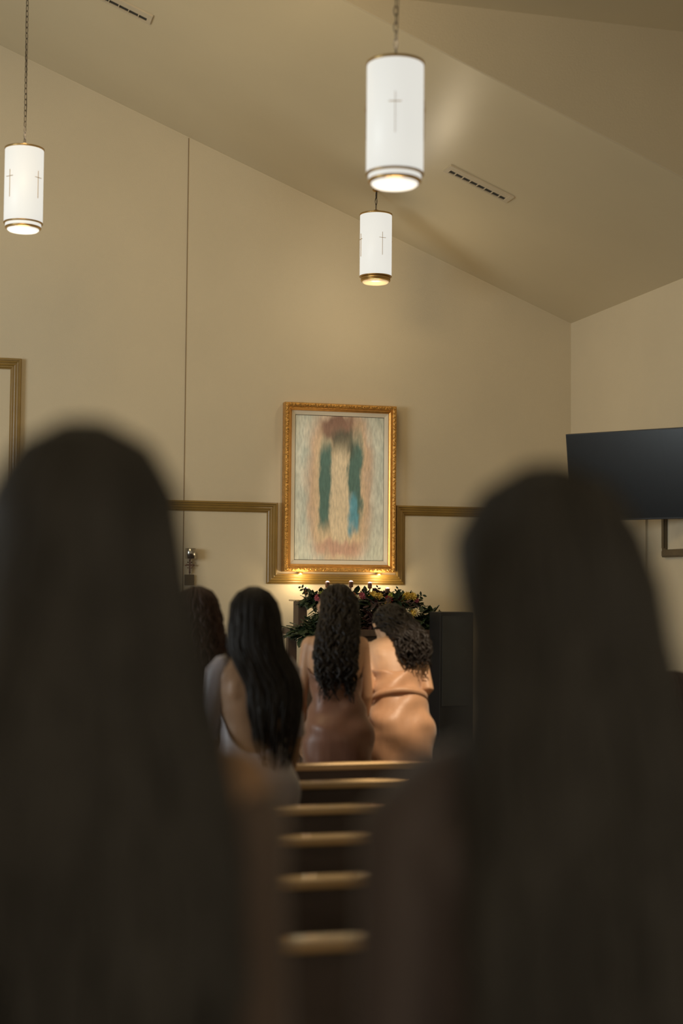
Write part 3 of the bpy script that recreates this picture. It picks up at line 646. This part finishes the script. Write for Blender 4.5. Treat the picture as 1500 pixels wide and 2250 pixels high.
def body_mesh(name, B, sk, parent, arms, legs='stand', vox=.0075):
    bm = bmesh.new()
    rings = []
    z = .775
    while z <= 1.437:
        rx, ry, cy = interp(TORSO, z); rings.append([B(v) for v in ring_at(z, rx, ry, cy, 28)]); z += .02
    loft(bm, rings)
    for sx in (-1, 1):                         # shoulder blades, seat, calves, feet
        ball(bm, (sx*.070, -.070, 1.30), (.048, .022, .065), 10, fn=B)
        ball(bm, (sx*.078, -.060, .885), (.090, .080, .095), 12, fn=B)
        ball(bm, (sx*.140, 0, 1.372), (.050, .050, .050), 12, fn=B)
        ball(bm, (sx*.070, .075, 1.235), (.058, .050, .055), 12, fn=B)
        if legs == 'stand':
            tube(bm, [(sx*.088, -.005, .90), (sx*.090, .0, .66), (sx*.084, .005, .47), (sx*.082, -.012, .34), (sx*.075, -.002, .09), (sx*.074, 0, .05)], [.098, .080, .054, .053, .034, .036], 14, fn=B)
            tube(bm, [(sx*.076, -.045, .034), (sx*.078, .03, .045), (sx*.082, .11, .028), (sx*.084, .17, .020)], [.030, .034, .034, .018], 10, fn=B, flat=.75)
        else:
            tube(bm, [(sx*.088, .0, .90), (sx*.098, .20, .885), (sx*.100, .42, .88)], [.100, .085, .060], 14, fn=B)
            tube(bm, [(sx*.100, .42, .88), (sx*.095, .41, .74), (sx*.09, .41, .36), (sx*.09, .41, .33)], [.060, .056, .036, .036], 12, fn=B)
            tube(bm, [(sx*.09, .37, .325), (sx*.09, .46, .33), (sx*.09, .56, .315)], [.030, .034, .022], 10, fn=B)
    tube(bm, [(0, -.012, 1.38), (0, -.008, 1.45), (0, .004, 1.55)], [.064, .054, .054], 14, fn=B)
    ball(bm, (0, .012, 1.615), (.074, .093, .100), 20, fn=B)            # skull
    tube(bm, [(0, .055, 1.60), (0, .062, 1.55), (0, .072, 1.515)], [.058, .050, .026], 14, fn=B)   # jaw and chin
    tube(bm, [(0, .100, 1.618), (0, .113, 1.592), (0, .120, 1.572), (0, .104, 1.564)], [.008, .010, .013, .009], 8, fn=B)   # nose
    ball(bm, (0, .096, 1.546), (.024, .011, .006), 10, fn=B); ball(bm, (0, .095, 1.536), (.020, .011, .007), 10, fn=B)      # lips
    for sx in (-1, 1):
        ball(bm, (sx*.032, .090, 1.628), (.024, .012, .007), 8, fn=B); ball(bm, (sx*.042, .076, 1.575), (.022, .020, .022), 8, fn=B)
        tube(bm, [(sx*.074, .006, 1.560), (sx*.082, -.002, 1.585), (sx*.083, -.002, 1.612), (sx*.074, .012, 1.622)], [.007, .008, .009, .006], 8, fn=B)
    for sx in (-1, 1):
        sh = Vector((sx*.145, -.002, 1.375)); el, wr, fd, pn = arms[sx]
        el = Vector(el); wr = Vector(wr)
        tube(bm, [B(sh), B(sh).lerp(el, .35), el, el.lerp(wr, .3), wr], [.046, .042, .035, .036, .024], 12)
        hand(bm, wr, fd, pn, sx, None, .55)
    o = mesh(name, bm, sk, parent, True)
    md = o.modifiers.new('remesh', 'REMESH'); md.mode = 'VOXEL'; md.voxel_size = vox; md.use_smooth_shade = True
    md = o.modifiers.new('smooth', 'SMOOTH'); md.factor = .5; md.iterations = 5
    return o
def face_parts(B, parent):
    for sx in (-1, 1):
        bm = bmesh.new(); ball(bm, (sx*.031, .0905, 1.606), (.011, .0095, .0065), 10, fn=B); mesh('eye', bm, M['lens'], parent, True)
def dress(parent, B, mt, back_z, side_z, front_z, hem=.10, flare=.23, cling=.9, sit=False, n=72, folds=.010, name='dress', zmin=None):
    """cloth loft over the torso; the neckline height depends on the angle round the body"""
    def prof(z):
        if z >= .86: rx, ry, cy = interp(TORSO, z); return rx+.010+.007*sstep(1.0, .90, z), ry+.014+.014*sstep(1.0, .90, z), cy-.010*sstep(1.0, .9, z)
        t_ = (.86-z)/(.86-hem)
        return .195+(flare-.195)*t_**1.3-.012*math.sin(PI*min(1, t_*1.6)), .146+(min(flare*.7, .150)-.146)*t_**1.2, -.022+.022*min(1, t_*2.5)
    bm = bmesh.new(); levels = 60; grid = []
    for i in range(n):
        a = 2*PI*i/n
        back = max(0.0, -math.sin(a)); front = max(0.0, math.sin(a))
        top = side_z + (back_z-side_z)*(1-(1-back)**1.0)**.9*(1 if back else 0) + (front_z-side_z)*front
        colv = []
        for j in range(levels+1):
            z = hem+(top-hem)*(j/levels)**.85
            rx, ry, cy = prof(z); c, s = math.cos(a), math.sin(a); pw = 2.3
            k = (abs(c)**pw+abs(s)**pw)**(-1/pw)
            dn = sstep(.95, .2, z)
            fo = 1+dn*(.05*math.sin(a*9+1.3)+.03*math.sin(a*17+z*3))
            g = .004*math.sin(z*46+math.sin(a*2)*2.5)*sstep(.85, 1.0, z)*folds/.010   # gathers round the waist
            g += .006*math.sin((a-PI*1.5)*4+z*24)*sstep(1.05, .9, z)*sstep(.6, .8, z)
            xx = (rx+g)*c*k; g2 = .030*math.exp(-((z-1.235)/.060)**2)*math.exp(-((abs(xx)-.070)/.070)**2) if s > 0 else 0.0
            colv.append(bm.verts.new(B(Vector(((rx+g)*c*k*fo, cy+(ry+g)*s*k*fo+g2, z)))))
        grid.append(colv)
    for i in range(n):
        a, b = grid[i], grid[(i+1) % n]
        for j in range(levels): bm.faces.new((a[j], b[j], b[j+1], a[j+1]))
    o = mesh(name, bm, mt, parent, True)
    md = o.modifiers.new('solid', 'SOLIDIFY'); md.thickness = .003; md.offset = -1
    return o
def hair(parent, B, hm, prof, cxf, end, nlock=170, curl=.003, wl=.09, ragged=.10, lr=.0055, seed=1, volume=True, grow=0.0):
    """prof rows (z, halfwidth, yback, yfront); cxf(z) = sideways drift"""
    rnd = random.Random(seed); bm = bmesh.new(); n = 30
    def ringp(z, a, g=0.0):
        hw, yb, yf = interp(prof, z); cy = (yb+yf)/2; ry = abs(yf-yb)/2
        pw = 2.15; c, s = math.cos(a), math.sin(a); k = (abs(c)**pw+abs(s)**pw)**(-1/pw)
        return Vector((cxf(z)+(hw+g)*c*k, cy+(ry+g)*s*k, z))
    top = prof[-1][0]
    if volume:
        rings = []; z = end+ragged
        while z < top-.002:
            sh = sstep(end+ragged-.02, end+ragged+.18, z)
            rings.append([B(ringp(z, 2*PI*i/n, -.006-.022*(1-sh))) for i in range(n)]); z += .022 if z < top-.06 else .006
        loft(bm, rings)
    for k in range(nlock):
        a = rnd.uniform(0, 2*PI)
        if rnd.random() < .62: a = rnd.uniform(PI*1.02, PI*1.98)
        e = end+rnd.uniform(-.02, ragged*1.3); ph = rnd.uniform(0, 6.28); ph2 = rnd.uniform(0, 6.28); N_ = int((top-e)/.028)+4
        drift = rnd.uniform(-.35, .35); r_ = lr*rnd.uniform(.7, 1.4); w_ = wl*rnd.uniform(.65, 1.5); off = rnd.uniform(0, .007)+grow
        pts = []; rads = []
        for j in range(N_+1):
            u = j/N_; z = top-.004-(top-.004-e)*(u**1.0)
            aa = a+drift*u
            hang = sstep(1.72, 1.55, z)
            amp = curl*(.3+.7*hang)*(1+.5*u)
            p = ringp(z, aa, off-.010*sstep(.8, 1, u))
            p += Vector((math.sin(ph+z*2*PI/w_), math.cos(ph2+z*2*PI/w_)*.8, .4*math.sin(ph2+z*2*PI/w_)))*amp
            pts.append(B(p)); rads.append(r_*(.5+.5*min(1, u*6))*(1-.75*sstep(.75, 1, u)))
        tube(bm, pts, rads, 5)
    return mesh('hair', bm, hm, parent, True)
def strap(parent, B, mt, pts, r=.004, name='strap'):
    bm = bmesh.new(); tube(bm, [B(p) for p in pts], r, 6, flat=.6); return mesh(name, bm, mt, parent, True)
def shoes(parent, B, mt):
    for sx in (-1, 1):
        bm = bmesh.new()
        tube(bm, [(sx*.076, -.060, .038), (sx*.078, .03, .036), (sx*.082, .11, .024), (sx*.084, .185, .018)], [.037, .036, .039, .020], 12, fn=B, flat=.6)
        tube(bm, [(sx*.076, -.055, .03), (sx*.076, -.055, .001)], [.018, .010], 8, fn=B)
        mesh('shoe', bm, mt, parent, True)
def clasp(B, w=.17):
    """forearms brought together in front of the waist"""
    d = {}
    for sx in (-1, 1):
        el = B((sx*w, -.01, 1.10)); wr = B((sx*.075, .19, 1.06))
        d[sx] = (el, wr, (-sx*.75, .55, .05), (0, -.4, -1) if sx > 0 else (0, -.4, -1))
    return d
def hanging(B, out=.185, fwd=.02):
    d = {}
    for sx in (-1, 1):
        s_ = B((sx*.145, 0, 1.375)); el = s_+Vector((sx*(out-.145), fwd, -.28)); wr = el+Vector((-sx*.02, .10, -.22))
        d[sx] = (el, wr, (-sx*.1, .35, -1), (-sx*1, .2, -.1))
    return d
HAIRS = [(.95, .09, -.125, -.085), (1.10, .105, -.130, -.085), (1.22, .115, -.138, -.088), (1.32, .118, -.135, -.07), (1.40, .112, -.128, -.045), (1.47, .104, -.118, -.005), (1.54, .098, -.108, .020),
         (1.60, .096, -.104, .048), (1.66, .088, -.096, .100), (1.70, .066, -.070, .078), (1.722, .042, -.042, .050), (1.735, .006, -.004, .010)]
def prof_scaled(tab, ws): return [(z, w*interp(ws, z)[0], a, b) for z, w, a, b in tab]

BLK = hairm('near_black_hair', (0.066, 0.062, 0.057), .6); BLK2 = hairm('black_hair', (0.013, 0.010, 0.008), .5); BRN = hairm('dark_brown_hair', (0.013, 0.009, 0.007), .42); RED = hairm('auburn_brown_hair', (0.045, 0.022, 0.016), .5)
SK1 = skin('tan_skin', (0.50, 0.28, 0.16)); SK2 = skin('light_tan_skin', (0.62, 0.37, 0.22)); SK3 = skin('olive_skin', (0.42, 0.25, 0.14))
SK4 = skin('deep_olive_skin', (0.30, 0.175, 0.10))
SHOE = mat('black_shoe', (.012, .011, .010), .4, var=.1)

# 1 near left woman: long dark hair
def person(loc, rz, scale, label, sk, alpha, beta, arms='clasp', lat=0.0, legs='stand', group=None, vox=.0075):
    t = empty('person', loc, rz, label, 'person', group, scale)
    B = bender(math.radians(alpha), math.radians(beta), lat)
    A = clasp(B) if arms == 'clasp' else hanging(B)
    bd = body_mesh('body', B, sk, t, A, legs, vox); face_parts(B, bd)
    return t, B
t, B = person((.150, 1.505, 0), -.05, 1.030, 'nearest woman on the left, blurred, long dark hair down her back', SK3, 1, 2)
ws = [(.9, 1.05), (1.22, 1.15), (1.47, 1.06), (1.60, .88), (1.70, .94), (1.74, 1.0)]
hair(t, B, BLK, prof_scaled(HAIRS, ws), lambda z: 0, 1.02, 260, .003, .16, .12, .005, 11)
DK = satin('dark_brown_dress_cloth', (0.10, 0.077, 0.074), .7); BRZ = satin('bronze_dress_cloth', (0.14, 0.098, 0.074), .7)
def sleeves(t, B, mt, A, t0):
    for sx in (-1, 1):
        s_ = B((sx*.145, -.002, 1.375)); el, wr = A[sx][0], A[sx][1]
        P = ([B((sx*.070, -.006, 1.432)), B((sx*.115, -.004, 1.410)), s_] if t0 == 0 else [B((sx*.135, -.004, 1.385)), s_.lerp(el, .05), s_.lerp(el, .12)])+[s_.lerp(el, .35), s_.lerp(el, .7), el, el.lerp(wr, .3), el.lerp(wr, .93)]
        bm = bmesh.new(); tube(bm, P, [.038, .049, .056, .048, .043, .041, .040, .032], 18, cap=False); o = mesh('sleeve', bm, mt, t, True)
        md = o.modifiers.new('solid', 'SOLIDIFY'); md.thickness = .003
dr = dress(t, B, BRZ, 1.18, 1.24, 1.33, folds=.006, flare=.20); sleeves(dr, B, BRZ, clasp(B), .30)
for sx in (-1, 1): strap(dr, B, M['cord'], [(sx*.10, -.10, 1.18), (sx*.11, -.09, 1.34), (sx*.115, -.02, 1.42), (sx*.11, .07, 1.36), (sx*.09, .10, 1.22)])
shoes(t, B, SHOE)
# 2 near right woman
t, B = person((.606, 1.395, 0), .0, 1.008, 'nearest woman on the right, blurred, long straight dark hair over her back', SK3, 1, 3)
ws = [(.9, 1.05), (1.22, 1.0), (1.40, .98), (1.48, .98), (1.58, .90), (1.70, .91), (1.74, 1.0)]
hair(t, B, BLK, prof_scaled(HAIRS, ws), lambda z: 0, .98, 260, .003, .16, .12, .005, 12)
dr = dress(t, B, DK, 1.40, 1.405, 1.36, folds=.006, flare=.20); sleeves(dr, B, DK, clasp(B), .0)
shoes(t, B, SHOE)
# 3 woman in silver grey
t, B = person((1.262, 5.875, 0), -.06, .936, 'woman in a silver grey dress with waist-long straight dark hair', SK4, 2, 4, arms='hang')
ws = [(.9, .72), (1.10, .85), (1.30, .95), (1.40, 1.02), (1.50, 1.12), (1.60, 1.08), (1.70, 1.05), (1.74, 1.0)]
hair(t, B, BLK2, prof_scaled(HAIRS, ws), lambda z: .075*sstep(1.50, 1.28, z), .98, 230, .003, .2, .22, .005, 13)
SIL = satin('silver_grey_satin', (0.33, 0.29, 0.31), .40)
dr = dress(t, B, SIL, 1.04, 1.26, 1.34, flare=.22, folds=.006)
for sx in (-1, 1):
    bm = bmesh.new(); s_ = B((sx*.145, 0, 1.375)); el = s_+Vector((sx*.040, .02, -.28)); wr = el+Vector((-sx*.02, .10, -.22))
    tube(bm, [B((sx*.105, -.004, 1.412)), B((sx*.128, -.004, 1.400)), s_+Vector((sx*.004, 0, -.004)), s_.lerp(el, .3), s_.lerp(el, .7), el], [.036, .047, .056, .051, .047, .045], 16, cap=False); o = mesh('sleeve', bm, SIL, dr, True)
    md = o.modifiers.new('solid', 'SOLIDIFY'); md.thickness = .003
shoes(t, B, SHOE)
# 4 woman far left
t, B = person((1.150, 6.505, 0), .1, .936, 'woman with reddish brown hair left of the silver grey dress, mostly hidden', SK3, 2, 4)
ws = [(.9, .9), (1.30, 1.0), (1.47, .95), (1.60, .92), (1.74, 1.0)]
hair(t, B, RED, prof_scaled(HAIRS, ws), lambda z: 0, 1.12, 150, .010, .10, .14, .006, 14)
dress(t, B, satin('rust_dress_cloth', (0.16, 0.07, 0.04)), 1.16, 1.24, 1.28); shoes(t, B, SHOE)
# 5 woman in brown satin, head bowed
t, B = person((2.070, 7.60, 0), -.03, .970, 'woman in a brown satin dress with bowed head and long dark curls', SK1, 20, 12, arms='hang', lat=.02)
ws = [(.9, .75), (1.10, .85), (1.30, .85), (1.47, .90), (1.60, .88), (1.70, .95), (1.74, 1.0)]
hair(t, B, BRN, prof_scaled(HAIRS, ws), lambda z: .03-.055*sstep(1.62, 1.25, z), 1.06, 150, .012, .12, .16, .0085, 15, grow=.002)
COP = satin('brown_copper_satin', (0.19, 0.078, 0.042), .45)
dress(t, B, COP, 1.13, 1.25, 1.32, flare=.19, folds=.016); shoes(t, B, SHOE)
# 6 woman in copper satin, bending forward
t, B = person((2.475, 7.83, 0), -.08, .975, 'woman bending forward in a light copper satin dress, dark curls over her right shoulder', SK2, 42, 20, arms='clasp', lat=.02)
ws = [(.9, .6), (1.20, .62), (1.47, .78), (1.60, .90), (1.70, .95), (1.74, 1.0)]
hair(t, B, BRN, prof_scaled(HAIRS, ws), lambda z: .02+.075*sstep(1.60, 1.30, z), 1.18, 130, .013, .12, .12, .009, 16, grow=.002)
COP2 = satin('light_copper_satin', (0.62, 0.34, 0.19), .44)
dr = dress(t, B, COP2, 1.17, 1.24, 1.32, flare=.19, folds=.022); shoes(t, B, SHOE)
bm = bmesh.new(); rings = []
for i in range(40):
    a = 2*PI*i/40; rx, ry, cy = interp(TORSO, 1.04+.015*math.sin(a)); c, s = math.cos(a), math.sin(a); k = (abs(c)**2.3+abs(s)**2.3)**(-1/2.3)
    ctr = Vector(((rx+.017)*c*k, cy+(ry+.020)*s*k, 1.04-.02*s)); rings.append([B(ctr+Vector((c*.006*x, s*.006*x, .012*y_))) for x, y_ in ((1, 1), (1, -1), (-1, -1), (-1, 1))])
rings.append(rings[0]); loft(bm, rings, cap=False); mesh('waist_tie', bm, COP2, dr, True)
# 7 seated person at the right edge
t, B = person((3.0, 5.57, -.262), .0, .90, 'seated person with reddish brown hair at the right edge, only a sliver in view', SK3, 8, 12, legs='sit')
hair(t, B, RED, HAIRS, lambda z: 0, 1.18, 130, .008, .10, .14, .006, 17)
dress(t, B, satin('maroon_cloth', (0.06, 0.018, 0.016)), 1.30, 1.34, 1.36, hem=.885, flare=.20, name='top')
bm = bmesh.new()
tube(bm, [B((0, -.03, .90)), B((0, .15, .89)), B((0, .43, .88))], [.19, .19, .175], 24, flat=.62)
tube(bm, [B((0, .42, .88)), B((0, .44, .72)), B((0, .45, .56))], [.16, .165, .18], 24, flat=.55); mesh('skirt', bm, M['ventdark'], t, True)
